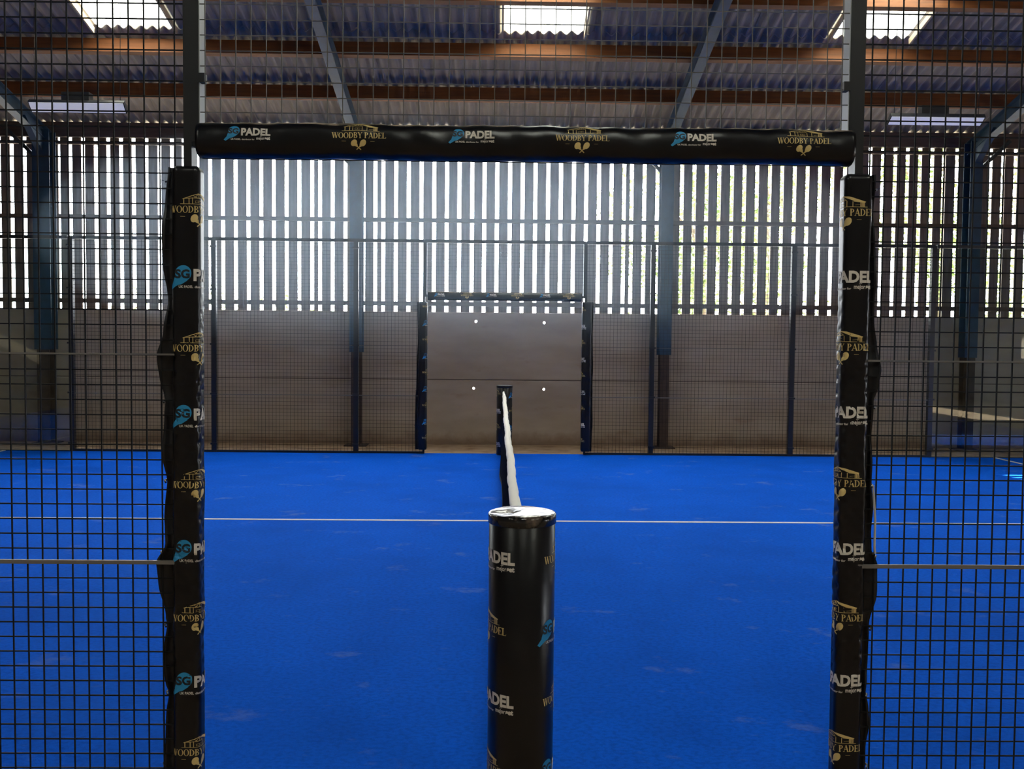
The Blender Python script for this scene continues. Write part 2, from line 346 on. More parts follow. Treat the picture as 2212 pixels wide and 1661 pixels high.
# steel frames
FL = ['leftmost blue steel column and rafter behind the left glass panel', 'blue steel column and rafter left of the middle of the slatted wall', 'blue steel column and rafter right of the middle of the slatted wall', 'rightmost blue steel column and rafter behind the right glass panel']
for i, x in enumerate(FRX):
    t = thing('steel_frame', FL[i], 'steel frame', (x, 11.25, -.03), 'blue steel portal frames')
    wd = .26 if i == 0 else .19
    mb = MB(); ibeam(mb, (x, 11.25, 1.42), (x, 11.25, 4.75), wd, .22, upv=(0, 1, 0)); mb.build('column', M['steel'], t)
    wl = wd*.72
    mb = MB(); ibeam(mb, (x, 11.25, -.03), (x, 11.25, 1.42), wl, .22, upv=(0, 1, 0)); mb.box(x-.17, x+.17, 11.08, 11.42, -.03, -.012); mb.build('column_foot', M['rust'], t)
    for (ya, yb) in ((11.36, 1.5), (1.5, -8.2)):
        mb = MB(); dz = -.23-.11
        ibeam(mb, (x, ya, zr(ya)+dz), (x, yb, zr(yb)+dz), .13, .20); mb.build('rafter', M['steel'], t)
    mb = MB(); mb.add([(x-.05, 11.1, 4.42), (x-.05, 10.6, zr(10.6)-.36), (x-.05, 11.1, zr(11.1)-.36), (x+.05, 11.1, 4.42), (x+.05, 10.6, zr(10.6)-.36), (x+.05, 11.1, zr(11.1)-.36)],
           [(0, 1, 2), (5, 4, 3), (0, 3, 4, 1), (1, 4, 5, 2), (2, 5, 3, 0)]); mb.build('haunch', M['steel'], t)
    sgn = 1 if i == 3 else -1
    MB().bar((x+sgn*.02, 11.36, 4.22), (x+sgn*.62, 11.36, 4.80), .05, .05, upv=(0, 1, 0)).build('knee_brace', M['braces'], t)
# LED battens
for lab, x0, x1, z, tilt in (('long white lamp hanging under the roof on the left, above the left column', -5.93, -4.77, 4.46, 47), ('long white lamp hanging under the roof on the right, above the right column', 4.83, 6.0, 4.43, 33)):
    t = thing('ceiling_lamp', lab, 'lamp', ((x0+x1)/2, 8.6, z), 'hanging lamps')
    a = R(tilt); cy, cz = 8.6, z; L = .13
    ux, uz = math.cos(a), -math.sin(a)                         # face runs away from the camera and down
    nx, nz = -math.sin(a), -math.cos(a)
    def q(s, d): return (cy + ux*s + nx*d, cz + uz*s + nz*d)
    def slab(name, xa, xb, s0, s1, d0, d1, m):
        pts = [q(s0, d0), q(s1, d0), q(s1, d1), q(s0, d1)]
        MB().add([(xa, p[0], p[1]) for p in pts] + [(xb, p[0], p[1]) for p in pts], [(0, 1, 2, 3), (7, 6, 5, 4), (0, 4, 5, 1), (1, 5, 6, 2), (2, 6, 7, 3), (3, 7, 4, 0)]).build(name, m, t)
    slab('housing', x0-.012, x1+.012, -L/2-.012, L/2+.012, -.05, -.001, M['black'])
    slab('diffuser', x0, x1, -L/2, L/2, -.001, .006, M['diff'])
    xm = (x0+x1)/2
    MB().box(xm-.19, xm+.15, cy-.02, cy+.10, cz+.055, cz+.19).build('driver_box', M['black'], t)
    for xx in (x0+.05, x1-.05):
        MB().tube([(xx, cy, cz+.03), (xx+.01, cy, zr(cy)-.02)], .004, 6).build('hanger', M['wire'], t)

# ------------------------------------------------------------------ fences
PITCH_M = .0508
def mesh_wires(mb, x0, x1, z0, z1, y, xph, zph, r=.0021):
    k = math.ceil((x0-xph)/PITCH_M)
    while xph + k*PITCH_M < x1:
        x = xph + k*PITCH_M; mb.bar((x, y, z0), (x, y, z1), 2*r, 2*r, upv=(0, 1, 0)); k += 1
    k = math.ceil((z0-zph)/PITCH_M)
    while zph + k*PITCH_M < z1:
        z = zph + k*PITCH_M; mb.bar((x0, y+2*r, z), (x1, y+2*r, z), 2*r, 2*r); k += 1
def fence(lab, xs, y, side, xin, near):
    """side fence between xs posts; xin = door post x"""
    t = thing('mesh_fence', lab, 'fence', ((xs[0]+xs[-1])/2, y, -.0))
    lo, hi = min(xs), max(xs)
    for x in xs:
        if x == xin: continue
        po = MB().box(x-.033, x+.033, y-.01, y+.06, -.03, 3.02).build('post', M['black'], t)
        for z in (.12, .83, 1.53, 2.3, 2.9): MB().box(x-.045, x+.045, y-.032, y-.008, z-.012, z+.012).build('clamp', M['black'], po)
    w_ = xin
    MB().box(w_-.0135, w_+.0135, y-.005, y+.055, -.03, 3.02).build('door_post', M['black'], t)
    xs2 = sorted(xs)
    for a, b in zip(xs2, xs2[1:]):
        mb = MB(); mesh_wires(mb, a, b, .03, 2.99, y, -1.575 if near else -1.6, 2.44 if near else 2.45, .0021 if near else .0016); mb.build('mesh_panel', M['wire'], t)
    MB().box(lo, hi, y-.006, y+.04, 2.985, 3.03).build('top_rail', M['black'], t)
    MB().box(lo, hi, y-.008, y+.04, 0.0, .03).build('bottom_rail', M['black'], t)
    MB().box(lo, hi, y-.012, y-.003, .815, .828).build('cross_rail', M['rod'], t)
    MB().box(lo, hi, y-.010, y-.003, 1.525, 1.531).build('cross_rail', M['rod'], t)
    return t
NY, FY = -.045, 10.0
fence('black wire mesh fence nearest the viewer, left of the doorway', [-4.1, -2.1, -1.1255], NY, -1, -1.1255, True)
fence('black wire mesh fence nearest the viewer, right of the doorway', [1.13, 2.1, 4.1], NY, 1, 1.13, True)
fence('far black wire mesh fence left of the far doorway, before the concrete wall', [-6.1, -4.1, -2.1, -1.14], FY, -1, -1.14, False)
fence('far black wire mesh fence right of the far doorway, before the concrete wall', [1.15, 2.1, 4.1, 6.1], FY, 1, 1.15, False)
def header(lab, y, xa, xb, near):
    t = thing('doorway_header', lab, 'fence frame', (0, y, 2.24))
    o_ = 1 if near else .6
    MB().box(xa, xb, y-.002, y+.03, 2.225, 2.255).build('crossbar', M['black'], t)
    MB().box(xa, xb, y-.006, y+.04, 2.985, 3.03).build('top_rail', M['black'], t)
    for x, s in ((xa, 1), (xb, -1)):
        MB().box(min(x, x+s*.024), max(x, x+s*.024), y-.005, y+.055, 2.24, 3.02).build('side_bar', M['black'], t)
        if near:
            MB().box(min(x+s*.0245, x+s*.0275), max(x+s*.0245, x+s*.0275), y-.004, y+.054, 2.24, 3.0).build('sheen_strip', M['postsheen'], t)  # added strip painting the slats' reflection on the inner side
            MB().box(min(x+s*.022, x+s*.045), max(x+s*.022, x+s*.045), y-.01, y+.02, 2.435, 2.465).build('clamp', M['black'], t)
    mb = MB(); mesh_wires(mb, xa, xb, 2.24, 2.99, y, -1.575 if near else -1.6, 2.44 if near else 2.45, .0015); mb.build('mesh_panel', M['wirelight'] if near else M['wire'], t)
header('black mesh and frame over the near doorway, above the padded bar', NY, -1.112, 1.1165, True)
header('mesh and frame over the far doorway against the slatted wall', FY, -1.1265, 1.1365, False)
# glass
for s, nm in ((-1, 'left'), (1, 'right')):
    for k, (a, b) in enumerate(((6.14, 8.09), (8.12, 10.05))):
        xa, xb = sorted((s*a, s*b))
        where = ('beside the far %s mesh fence' % nm) if k == 0 else ('in the far %s corner of the court' % nm)
        t = thing('glass_panel', 'tall clear greenish glass panel %s' % where, 'glass wall', ((xa+xb)/2, FY, 0), 'glass court panels')
        MB().box(xa, xb, FY+.012, FY+.024, .01, 2.98).build('pane', M['glass'], t)
        MB().box(xa, xb, FY-.006, FY+.04, 2.985, 3.03).build('top_rail', M['black'], t)
        MB().box(xa, xb, FY+.0, FY+.04, -.03, .0095).build('bottom_rail', M['black'], t)
        xo = s*(b+.015)
        MB().box(xo-.03, xo+.03, FY+.03, FY+.10, -.03, 3.02).build('post', M['black'], t)

# ------------------------------------------------------------------ printed logos (flat, millimetres, y up)
class Flat:
    def __init__(s): s.v = []; s.f = []; s.mi = []
    def poly(s, pts, mi=0):
        n = len(s.v); s.v += [(p[0], p[1]) for p in pts]; s.f.append(tuple(range(n, n+len(pts)))); s.mi.append(mi)
    def line(s, a, b, wd, mi=0):
        dx, dy = b[0]-a[0], b[1]-a[1]; l = math.hypot(dx, dy); nx, ny = -dy/l*wd/2, dx/l*wd/2
        s.poly([(a[0]+nx, a[1]+ny), (b[0]+nx, b[1]+ny), (b[0]-nx, b[1]-ny), (a[0]-nx, a[1]-ny)], mi)
    def ring(s, cx, cy, ro, ri, a0=0, a1=360, n=20, mi=0):
        for k in range(n):
            p = R(a0 + (a1-a0)*k/n); q = R(a0 + (a1-a0)*(k+1)/n)
            s.poly([(cx+ro[0]*math.cos(p), cy+ro[1]*math.sin(p)), (cx+ro[0]*math.cos(q), cy+ro[1]*math.sin(q)),
                    (cx+ri[0]*math.cos(q), cy+ri[1]*math.sin(q)), (cx+ri[0]*math.cos(p), cy+ri[1]*math.sin(p))], mi)
    def ell(s, cx, cy, rx, ry, rot=0, n=24, mi=0):
        c, q = math.cos(R(rot)), math.sin(R(rot))
        s.poly([(cx + rx*math.cos(t)*c - ry*math.sin(t)*q, cy + rx*math.cos(t)*q + ry*math.sin(t)*c) for t in [2*math.pi*k/n for k in range(n)]], mi)
    def text(s, body, x, y, size, mi=0, bold=0, width=None, align='LEFT'):
        cu = bpy.data.curves.new('print', 'FONT'); cu.body = body; cu.size = size; cu.offset = bold; cu.resolution_u = 3; cu.fill_mode = 'FRONT' if hasattr(cu, 'fill_mode') else cu.fill_mode
        ob = bpy.data.objects.new('print', cu); COL.objects.link(ob); dg = bpy.context.evaluated_depsgraph_get(); me = bpy.data.meshes.new_from_object(ob.evaluated_get(dg))
        xs = [v.co.x for v in me.vertices]; x0, x1 = min(xs), max(xs); k = (width/(x1-x0)) if width else 1
        n = len(s.v); s.v += [((v.co.x-x0)*k + x, v.co.y + y) for v in me.vertices]
        for p in me.polygons: s.f.append(tuple(i+n for i in p.vertices)); s.mi.append(mi)
        bpy.data.objects.remove(ob); bpy.data.curves.remove(cu); bpy.data.meshes.remove(me)
def serif(fl, ch, x, h, mi=0):
    """one roman capital of cap height h at x; returns its advance"""
    T, t, S = .17*h, .06*h, .055*h
    def stem(cx, wd=T, sr=True):
        fl.poly([(cx-wd/2, 0), (cx+wd/2, 0), (cx+wd/2, h), (cx-wd/2, h)], mi)
        if sr:
            for y in (0, h-S): fl.poly([(cx-wd/2-.08*h, y), (cx+wd/2+.08*h, y), (cx+wd/2+.08*h, y+S), (cx-wd/2-.08*h, y+S)], mi)
    def ser(cx, y, l): fl.poly([(cx-l/2, y), (cx+l/2, y), (cx+l/2, y+S), (cx-l/2, y+S)], mi)
    if ch == 'O':
        fl.ring(x+.44*h, h/2, (.43*h, .52*h), (.26*h, .47*h), n=28, mi=mi); return .92*h
    if ch == 'D':
        stem(x+.17*h); fl.ring(x+.22*h, h/2, (.58*h, .5*h), (.40*h, .445*h), -90, 90, 16, mi); return .86*h
    if ch == 'B':
        stem(x+.17*h); fl.ring(x+.25*h, .755*h, (.36*h, .245*h), (.20*h, .19*h), -90, 90, 12, mi); fl.ring(x+.25*h, .27*h, (.42*h, .27*h), (.24*h, .215*h), -90, 90, 12, mi); return .74*h
    if ch == 'P':
        stem(x+.17*h); fl.ring(x+.25*h, .73*h, (.38*h, .27*h), (.21*h, .215*h), -90, 90, 12, mi); return .68*h
    if ch == 'Y':
        fl.line((x+.12*h, h), (x+.42*h, .42*h), T, mi); fl.line((x+.72*h, h), (x+.42*h, .42*h), t, mi); fl.poly([(x+.34*h, 0), (x+.50*h, 0), (x+.50*h, .46*h), (x+.34*h, .46*h)], mi)
        ser(x+.13*h, h-S, .34*h); ser(x+.71*h, h-S, .26*h); ser(x+.42*h, 0, .36*h); return .84*h
    if ch == 'W':
        for a, b, wd in (((.12, 1), (.36, 0), T), ((.62, 1), (.36, 0), t), ((.54, 1), (.80, 0), T), ((1.06, 1), (.80, 0), t)):
            fl.line((x+a[0]*h, a[1]*h), (x+b[0]*h, b[1]*h), wd, mi)
        ser(x+.13*h, h-S, .32*h); ser(x+.58*h, h-S, .3*h); ser(x+1.05*h, h-S, .24*h); return 1.16*h
    if ch == 'A':
        fl.line((x+.12*h, 0), (x+.44*h, h), t, mi); fl.line((x+.42*h, h), (x+.74*h, 0), T, mi); fl.poly([(x+.22*h, .30*h), (x+.62*h, .30*h), (x+.62*h, .36*h), (x+.22*h, .36*h)], mi)
        ser(x+.12*h, 0, .26*h); ser(x+.76*h, 0, .32*h); return .86*h
    if ch in 'EL':
        stem(x+.17*h); ser(x+.34*h, 0, .56*h); fl.poly([(x+.62*h, 0), (x+.66*h, 0), (x+.68*h, .27*h), (x+.60*h, S)], mi)
        if ch == 'E':
            ser(x+.32*h, h-S, .54*h); ser(x+.33*h, .49*h, .3*h); fl.poly([(x+.60*h, h), (x+.56*h, h-S), (x+.62*h, .76*h), (x+.64*h, h)], mi); fl.poly([(x+.45*h, .40*h), (x+.49*h, .40*h), (x+.49*h, .62*h), (x+.45*h, .62*h)], mi)
        return .72*h
    return .34*h
def barn_logo():
    fl = Flat(); L = []; x = 0
    f0 = Flat()
    for ch in 'WOODBY PADEL': x += serif(f0, ch, x, 20)
    k = 182/x
    n = len(fl.v); fl.v += [(v[0]*k-91, v[1]) for v in f0.v]; fl.f += f0.f; fl.mi += f0.mi
    g = lambda px, py: ((px-487)/3.43, (290-py)/3.43)
    fl.line(g(288, 200), g(722, 204), 1.3)                                   # ground line
    for px, wd, top in ((324, 2.6, 150), (378, 2.4, 140), (414, 1.6, 138), (522, 1.8, 145), (577, 1.8, 150)): fl.line(g(px, 200), g(px, top), wd)
    fl.line(g(310, 152), g(470, 98), 1.8); fl.line(g(330, 146), g(520, 138), 1.4)
    fl.line(g(470, 100), g(430, 142), 1.1); fl.line(g(470, 100), g(475, 140), 1.1); fl.line(g(470, 100), g(515, 138), 1.1); fl.line(g(420, 118), g(455, 140), 1.0)
    fl.poly([g(462, 94), g(545, 103), g(706, 152), g(700, 160), g(588, 146)])            # filled roof plane
    fl.line(g(588, 150), g(696, 160), 1.2)
    for px in (655, 668, 681, 692): fl.line(g(px, 200), g(px, 158), 2.2)
    fl.line(g(440, 170), g(500, 170), .8); fl.line(g(440, 188), g(500, 188), .8); fl.line(g(440, 170), g(440, 190), .8); fl.line(g(470, 165), g(470, 190), .7); fl.line(g(600, 185), g(650, 180), .7)
    for s in (-1, 1):                                                            # crossed rackets
        cx, cy = 481 + s*52, 346
        fl.ell(*g(cx, cy), 12.6, 9.6, 90 - s*-32 if s < 0 else 90 - 32)
        fl.line(g(cx - s*22, cy+28), g(481 - s*26, 428), 3.0)
        fl.poly([g(cx - s*38, cy+8), g(cx - s*5, cy+36), g(cx - s*44, cy+54)])
    for px in (312, 642): fl.line(g(px-24, 327), g(px+24, 327), .9)
    return fl
def racket_logo():
    fl = Flat(); g = lambda px, py: ((px-1780)/3.43, (290-py)/3.43)
    fl.ell(*g(1628, 232), 18.5, 18.0, 0, 28, 0)
    fl.poly([g(1570, 240), g(1660, 290), g(1610, 322), g(1562, 330), g(1548, 300)], 0)
    fl.poly([g(1556, 296), g(1596, 320), g(1532, 362), g(1512, 348)], 0)
    fl.text('SG', *g(1562, 270), 27, 2, 1.2, width=34)
    fl.text('PADEL', *g(1708, 289), 36, 1, 1.6, width=98)
    fl.text('UK PADEL', *g(1592, 349), 8.2, 1, .25, width=33)
    fl.text('distributor for', *g(1716, 349), 7.0, 1, .2, width=43)
    fl.text('mejor', *g(1884, 342), 14, 1, .35, width=27)
    fl.text('set', *g(1980, 342), 15, 1, .9, width=18)
    fl.line(g(1925, 304), g(1950, 300), 1.2, 1)
    return fl
BARN, RACK = barn_logo(), racket_logo()
LM = {'barn': [M['gold'], M['gold'], M['gold']], 'rack': [M['cyan'], M['white'], M['ink']]}
def gridded(fl, step):
    bm = bmesh.new(); vs = [bm.verts.new((v[0], v[1], 0)) for v in fl.v]
    for f, mi in zip(fl.f, fl.mi):
        try: bf = bm.faces.new([vs[i] for i in f]); bf.material_index = mi
        except ValueError: pass
    xs = [v[0] for v in fl.v]; ys = [v[1] for v in fl.v]
    for ax, lo, hi in ((0, min(xs), max(xs)), (1, min(ys), max(ys))):
        c = math.floor(lo/step)*step + step
        while c < hi:
            no = (1, 0, 0) if ax == 0 else (0, 1, 0); co = (c, 0, 0) if ax == 0 else (0, c, 0)
            bmesh.ops.bisect_plane(bm, geom=bm.verts[:] + bm.edges[:] + bm.faces[:], plane_co=co, plane_no=no); c += step
    bm.verts.ensure_lookup_table(); bm.verts.index_update()
    return [(v.co.x, v.co.y) for v in bm.verts], [tuple(v.index for v in f.verts) for f in bm.faces], [f.material_index for f in bm.faces]
GR = {('barn', 'f'): gridded(BARN, 4.5), ('rack', 'f'): gridded(RACK, 4.5), ('barn', 'c'): gridded(BARN, 14), ('rack', 'c'): gridded(RACK, 14)}
def stamp(kind, lod, surf, a, b, scale, parent, anchor=0, lift=.0011):
    """lay a logo on the surface: surf(a, b, off); anchor -1 left edge at a, 0 centred, 1 right edge at a"""
    V, Fc, mi = GR[(kind, lod)]
    half = 91 if kind == 'barn' else 77
    me = bpy.data.meshes.new('printed_logo'); pts = [None]*len(V)
    lev = [0]*len(V)
    for f, m_ in zip(Fc, mi):
        for i in f: lev[i] = max(lev[i], m_)
    for i, (x, y) in enumerate(V):
        pts[i] = surf(a + (x - anchor*half)*scale/1000, b + (y-10)*scale/1000, lift + (.0005 if lev[i] else 0))
    me.from_pydata(pts, [], Fc); me.update()
    for mm in LM[kind]: me.materials.append(mm)
    me.polygons.foreach_set('material_index', mi)
    o = bpy.data.objects.new('printed_logo', me); COL.objects.link(o); o.parent = parent
    o['label'] = 'gold barn and crossed rackets with serif lettering' if kind == 'barn' else 'blue racket with white block lettering'
    return o
def loop_curve(w_, d_, r_, n=10):
    """rounded rectangle, starts at the leftmost of the front (-y side) going right; returns points, normals, cumulative lengths"""
    pts = []; nr = []
    for (cx, cy, a0) in ((-w_/2+r_, -d_/2+r_, 180), (w_/2-r_, -d_/2+r_, 270), (w_/2-r_, d_/2-r_, 0), (-w_/2+r_, d_/2-r_, 90)):
        for k in range(n+1):
            a = R(a0 + 90*k/n); pts.append((cx + r_*math.cos(a), cy + r_*math.sin(a))); nr.append((math.cos(a), math.sin(a)))
    out = [pts[0]]; no = [nr[0]]
    for p, q in zip(pts[1:] + [pts[0]], nr[1:] + [nr[0]]):        # subdivide the flats
        a = out[-1]; l = math.hypot(p[0]-a[0], p[1]-a[1]); m_ = max(1, int(l/.008))
        na = no[-1]
        for k in range(1, m_+1):
            f = k/m_; out.append((a[0]+(p[0]-a[0])*f, a[1]+(p[1]-a[1])*f)); no.append((na[0]+(q[0]-na[0])*f, na[1]+(q[1]-na[1])*f))
    cum = [0]
    for p, q in zip(out, out[1:]): cum.append(cum[-1] + math.hypot(q[0]-p[0], q[1]-p[1]))
    return out, no, cum
import bisect
class Sleeve:
    """vertical padded sleeve of rounded-rectangle section"""
    def __init__(s, cx, cy, w_, d_, r_, wr, lean=0): s.cx, s.cy, s.wr, s.lean = cx, cy, wr, lean; s.p, s.n, s.c = loop_curve(w_, d_, r_); s.L = s.c[-1]
    def at(s, a, z, off):
        a = a % s.L; i = min(max(bisect.bisect_right(s.c, a)-1, 0), len(s.c)-2); f = (a-s.c[i])/max(1e-9, s.c[i+1]-s.c[i])
        x = s.p[i][0] + (s.p[i+1][0]-s.p[i][0])*f; y = s.p[i][1] + (s.p[i+1][1]-s.p[i][1])*f
        nx = s.n[i][0] + (s.n[i+1][0]-s.n[i][0])*f; ny = s.n[i][1] + (s.n[i+1][1]-s.n[i][1])*f
        d = off + s.wr(a, z)
        return (s.cx + s.lean*(2.1-z) + x + nx*d, s.cy + y + ny*d, z)
    def body(s, z0, z1, step, m, parent, name='sleeve'):
        mb = MB(); nz = int((z1-z0)/step); na = len(s.p)-1; vs = []; fs = []
        for j in range(nz+1):
            z = z0 + (z1-z0)*j/nz
            e = min((z-z0), (z1-z))
            for i in range(na): vs.append(s.at(s.c[i], z, -.010*(1-min(1, e/.014))**2))
        for j in range(nz):
            for i in range(na): fs.append((j*na+i, j*na+(i+1) % na, (j+1)*na+(i+1) % na, (j+1)*na+i))
        fs += [tuple(range(na))[::-1], tuple(nz*na+i for i in range(na))]
        return mb.add(vs, fs).build(name, m, parent, smooth=True)
def quilt(seed, amp, lo=.36, hi=1.62):
    rnd = random.Random(seed); ph = [rnd.uniform(0, 6.28) for _ in range(8)]
    def f(a, z):
        e = max(0, min(1, (z-lo)/.12))*max(0, min(1, (hi+.2-z)/.35))
        w1 = math.sin((z*1.0 + a*.9)*128 + ph[0] + 1.2*math.sin(z*5+ph[1])); w2 = math.sin((z - a*.9)*121 + ph[2] + 1.1*math.sin(z*4+ph[3]))
        w3 = math.sin(z*23 + a*30 + ph[4])*math.sin(z*7 + ph[5])
        q_ = max(0, w1)*max(0, w2)
        return amp*e*(-1.5*q_ + .45*w3) + .0012*math.sin(a*70+ph[6]+z*2)*math.sin(z*3.1+ph[7])
    return f
def sleeve_thing(lab, cx, cy, w_, d_, side, z0, z1, seed, amp, fin, near, zb, zrk, anchor, a_off, group, scale_b=1.24, scale_r=1.48, lean=0):
    t = thing('padded_sleeve', lab, 'padding', (cx, cy, z0), group)
    S = Sleeve(cx, cy, w_, d_, .021 if near else .03, quilt(seed, amp), lean); skin = S.body(z0, z1, .008 if near else .02, M['pvc'], t)
    lod = 'f' if near else 'c'
    for z in zb: stamp('barn', lod, S.at, a_off, z, scale_b, skin, anchor)
    for z in zrk: stamp('rack', lod, S.at, a_off, z, scale_r, skin, anchor)
    # laced flap on the outer side
    sx = side; xb = cx + sx*(w_/2-.012); mb = MB(); vs = []; fs = []; n = int((z1-z0)/.012)
    zs = [z0 + (z1-z0)*i/n for i in range(n+1)]
    fin = sorted(fin)
    def fx(z):
        if z <= fin[0][0]: return fin[0][1]
        for (za, xa), (zb_, xb_) in zip(fin, fin[1:]):
            if z <= zb_:
                f = (z-za)/(zb_-za); f = f*f*(3-2*f)*.6 + f*.4; return xa + (xb_-xa)*f
        return fin[-1][1]
    K = 6
    for z in zs:
        e = fx(z)
        for k in range(K+1):
            f = k/K; x = (xb + S.lean*(2.1-z))*(1-f) + e*f; y = cy - .012 + .010*math.sin(z*17+seed)*f + .004*math.sin(z*41)*f + .018*math.sin(f*3.1)
            vs.append((x, y - .0035*(1-f*.5), z)); vs.append((x, y + .0035*(1-f*.5), z))
    q = 2*(K+1)
    for j in range(n):
        for k in range(K):
            a = j*q + 2*k; fs += [(a, a+2, a+2+q, a+q), (a+1, a+1+q, a+3+q, a+3)]
        a = j*q + 2*K; fs += [(a, a+1, a+1+q, a+q)]
    mb.add(vs, fs).build('laced_flap', M['pvc2'], t, smooth=True)
    for z in [z1-.05] + ([1.37, 1.10, .855, .605, .37, .12] if near else [1.4, .9, .4]):
        e = fx(z)
        mb = MB().tube([(e-sx*.004, cy-.03, z-.004), (e+sx*.006, cy-.012, z), (e-sx*.004, cy+.012, z+.003)], .0035 if near else .004, 6); mb.add([(e+sx*.004, cy-.015, z), (e+sx*.016, cy-.02, z+.006), (e+sx*.014, cy-.013, z+.002)], [(0, 1, 2)])
        mb.build('cable_tie', M['black'], t)
    return t, S, fx
finL = [(2.13, -1.198), (2.05, -1.206), (1.847, -1.216), (1.70, -1.200), (1.60, -1.212), (1.529, -1.234), (1.44, -1.230), (1.365, -1.211), (1.192, -1.218), (1.097, -1.207), (.971, -1.219), (.88, -1.208), (.82, -1.242), (.74, -1.236), (.621, -1.216), (.602, -1.209), (.5, -1.222), (.396, -1.212), (.37, -1.205), (.3, -1.216), (.15, -1.22), (.04, -1.21)]
finR = [(2.137, 1.190), (1.872, 1.197), (1.653, 1.203), (1.58, 1.215), (1.50, 1.224), (1.43, 1.216), (1.393, 1.205), (1.242, 1.206), (1.10, 1.203), (.98, 1.213), (.874, 1.213), (.826, 1.235), (.72, 1.228), (.616, 1.210), (.5, 1.213), (.43, 1.204), (.381, 1.200), (.33, 1.212), (.25, 1.218), (.144, 1.212), (.04, 1.2)]
t, S, fx = sleeve_thing('black padded sleeve printed with logos on the near doorway post at left', -1.131, -.027, .094, .07, -1, .02, 2.158, 3, .0042, finL, True,
             (2.013, 1.550, 1.088, .632, .167), (1.791, 1.323, .865, .409), -1, .006, 'near doorway sleeves', 1.13, 1.45, lean=-.004)
t, S, fxr = sleeve_thing('black padded sleeve printed with logos on the near doorway post at right', 1.131, -.027, .096, .07, 1, .02, 2.158, 5, .0040, finR, True,
             (2.028, 1.574, 1.109, .644, .188), (1.808, 1.348, .879, .422), 1, .113,  'near doorway sleeves', 1.18, 1.45, lean=.004)
MB().tube([(fxr(z)+.004, -.05, z) for z in (1.10, 1.04, .98, .93, .885, .865)], .004, 6).build('loose_cord', M['cord'], t)
finFL = [(2.1, -1.235), (1.6, -1.225), (1.35, -1.235), (.95, -1.24), (.8, -1.255), (.3, -1.26), (.1, -1.255)]
finFR = [(2.1, 1.255), (1.6, 1.25), (1.3, 1.26), (.9, 1.255), (.5, 1.262), (.1, 1.25)]
ZL = [2.085 - .4635*k for k in range(5)]; ZS = [1.853 - .4635*k for k in range(4)]
sleeve_thing('black padded sleeve on the far doorway post at left, small in the distance', -1.152, FY-.01, .122, .12, -1, .06, 2.15, 8, .0020, finFL, False, ZL, ZS, -1, .074, 'far doorway sleeves')
sleeve_thing('wrinkled black padded sleeve on the far doorway post at right, small in the distance', 1.165, FY-.01, .14, .12, 1, .05, 2.17, 9, .0050, finFR, False, [z-.03 for z in ZL], [z-.03 for z in ZS], 1, .072, 'far doorway sleeves')
def bar_pad(lab, y, z, xa, xb, ry, rz, near, barns, racks, seed):
    t = thing('crossbar_pad', lab, 'padding', ((xa+xb)/2, y, z))
    rnd = random.Random(seed); ph = [rnd.uniform(0, 6) for _ in range(5)]
    def surf(x, b, off):                                           # b = height above the bar's axis, measured along the skin
        th = b/((ry+rz)/2*1.12)
        c, s2 = math.cos(th), math.sin(th)
        k = (abs(c)**2.6 + abs(s2)**2.6)**(-1/2.6)
        wv = .0016*math.sin(x*9+ph[0]+2*math.sin(th)) + .0013*math.sin(x*31+ph[1])*math.sin(th*2) + .001*math.sin(x*57+ph[2]+th*3)
        return (x, y - (ry*k*c) - (off+wv)*c, z + rz*k*s2 + (off+wv)*s2)
    mb = MB(); na, nx = 40, int((xb-xa)/.012); vs = []; fs = []; per = 2*math.pi*((ry+rz)/2*1.12)
    for i in range(nx+1):
        x = xa + (xb-xa)*i/nx
        for k in range(na): vs.append(surf(x, per*k/na, 0))
    for i in range(nx):
        for k in range(na): fs.append((i*na+k, i*na+(k+1) % na, (i+1)*na+(k+1) % na, (i+1)*na+k))
    fs += [tuple(range(na)), tuple(nx*na+k for k in range(na))[::-1]]
    o = mb.add(vs, fs).build('sleeve', M['pvc'], t, smooth=True)
    lod = 'f' if near else 'c'
    for x in barns: stamp('barn', lod, surf, x, .012, .98, o)
    for x in racks: stamp('rack', lod, surf, x, .018, .98, o)
    # dust lying along the top seam, laced together
    d = MB(); n = nx; vs = []; fs = []; kb = (ry+rz)/2*1.12
    for i in range(n+1):
        x = xa+.004 + (xb-xa-.008)*i/n
        lo = .98 + .10*math.sin(x*3.3+ph[3]) + .06*math.sin(x*23+ph[2])
        for q_ in range(6): vs.append(surf(x, (lo + (1.75-lo)*q_/5)*kb, .0004 + .0035*abs(math.sin(x*41+ph[3]))*(q_ == 4)))
    for i in range(n):
        for k in range(5): fs.append((6*i+k, 6*i+k+1, 6*i+k+7, 6*i+k+6))
    d.add(vs, fs).build('seam_dust', M['dust'], t)
    MB().tube([(xa+.01+i*(xb-xa-.02)/40, y-.01, z-rz-.003-.0015*(i % 2)) for i in range(41)], .0018, 6).build('lacing', M['cord' if not near else 'black'], t)
    return t
bar_pad('black padded bar across the top of the near doorway, printed with six logos', NY-.005, 2.243, -1.083, 1.098, .055, .0575, True, (-.546, .190, .925), (-.912, -.176, .558), 2)
bar_pad('black padded bar across the top of the far doorway, seen against the slats', FY-.02, 2.235, -1.085, 1.085, .05, .058, False, (-.53, .18, .905), (-.92, -.19, .565), 4)

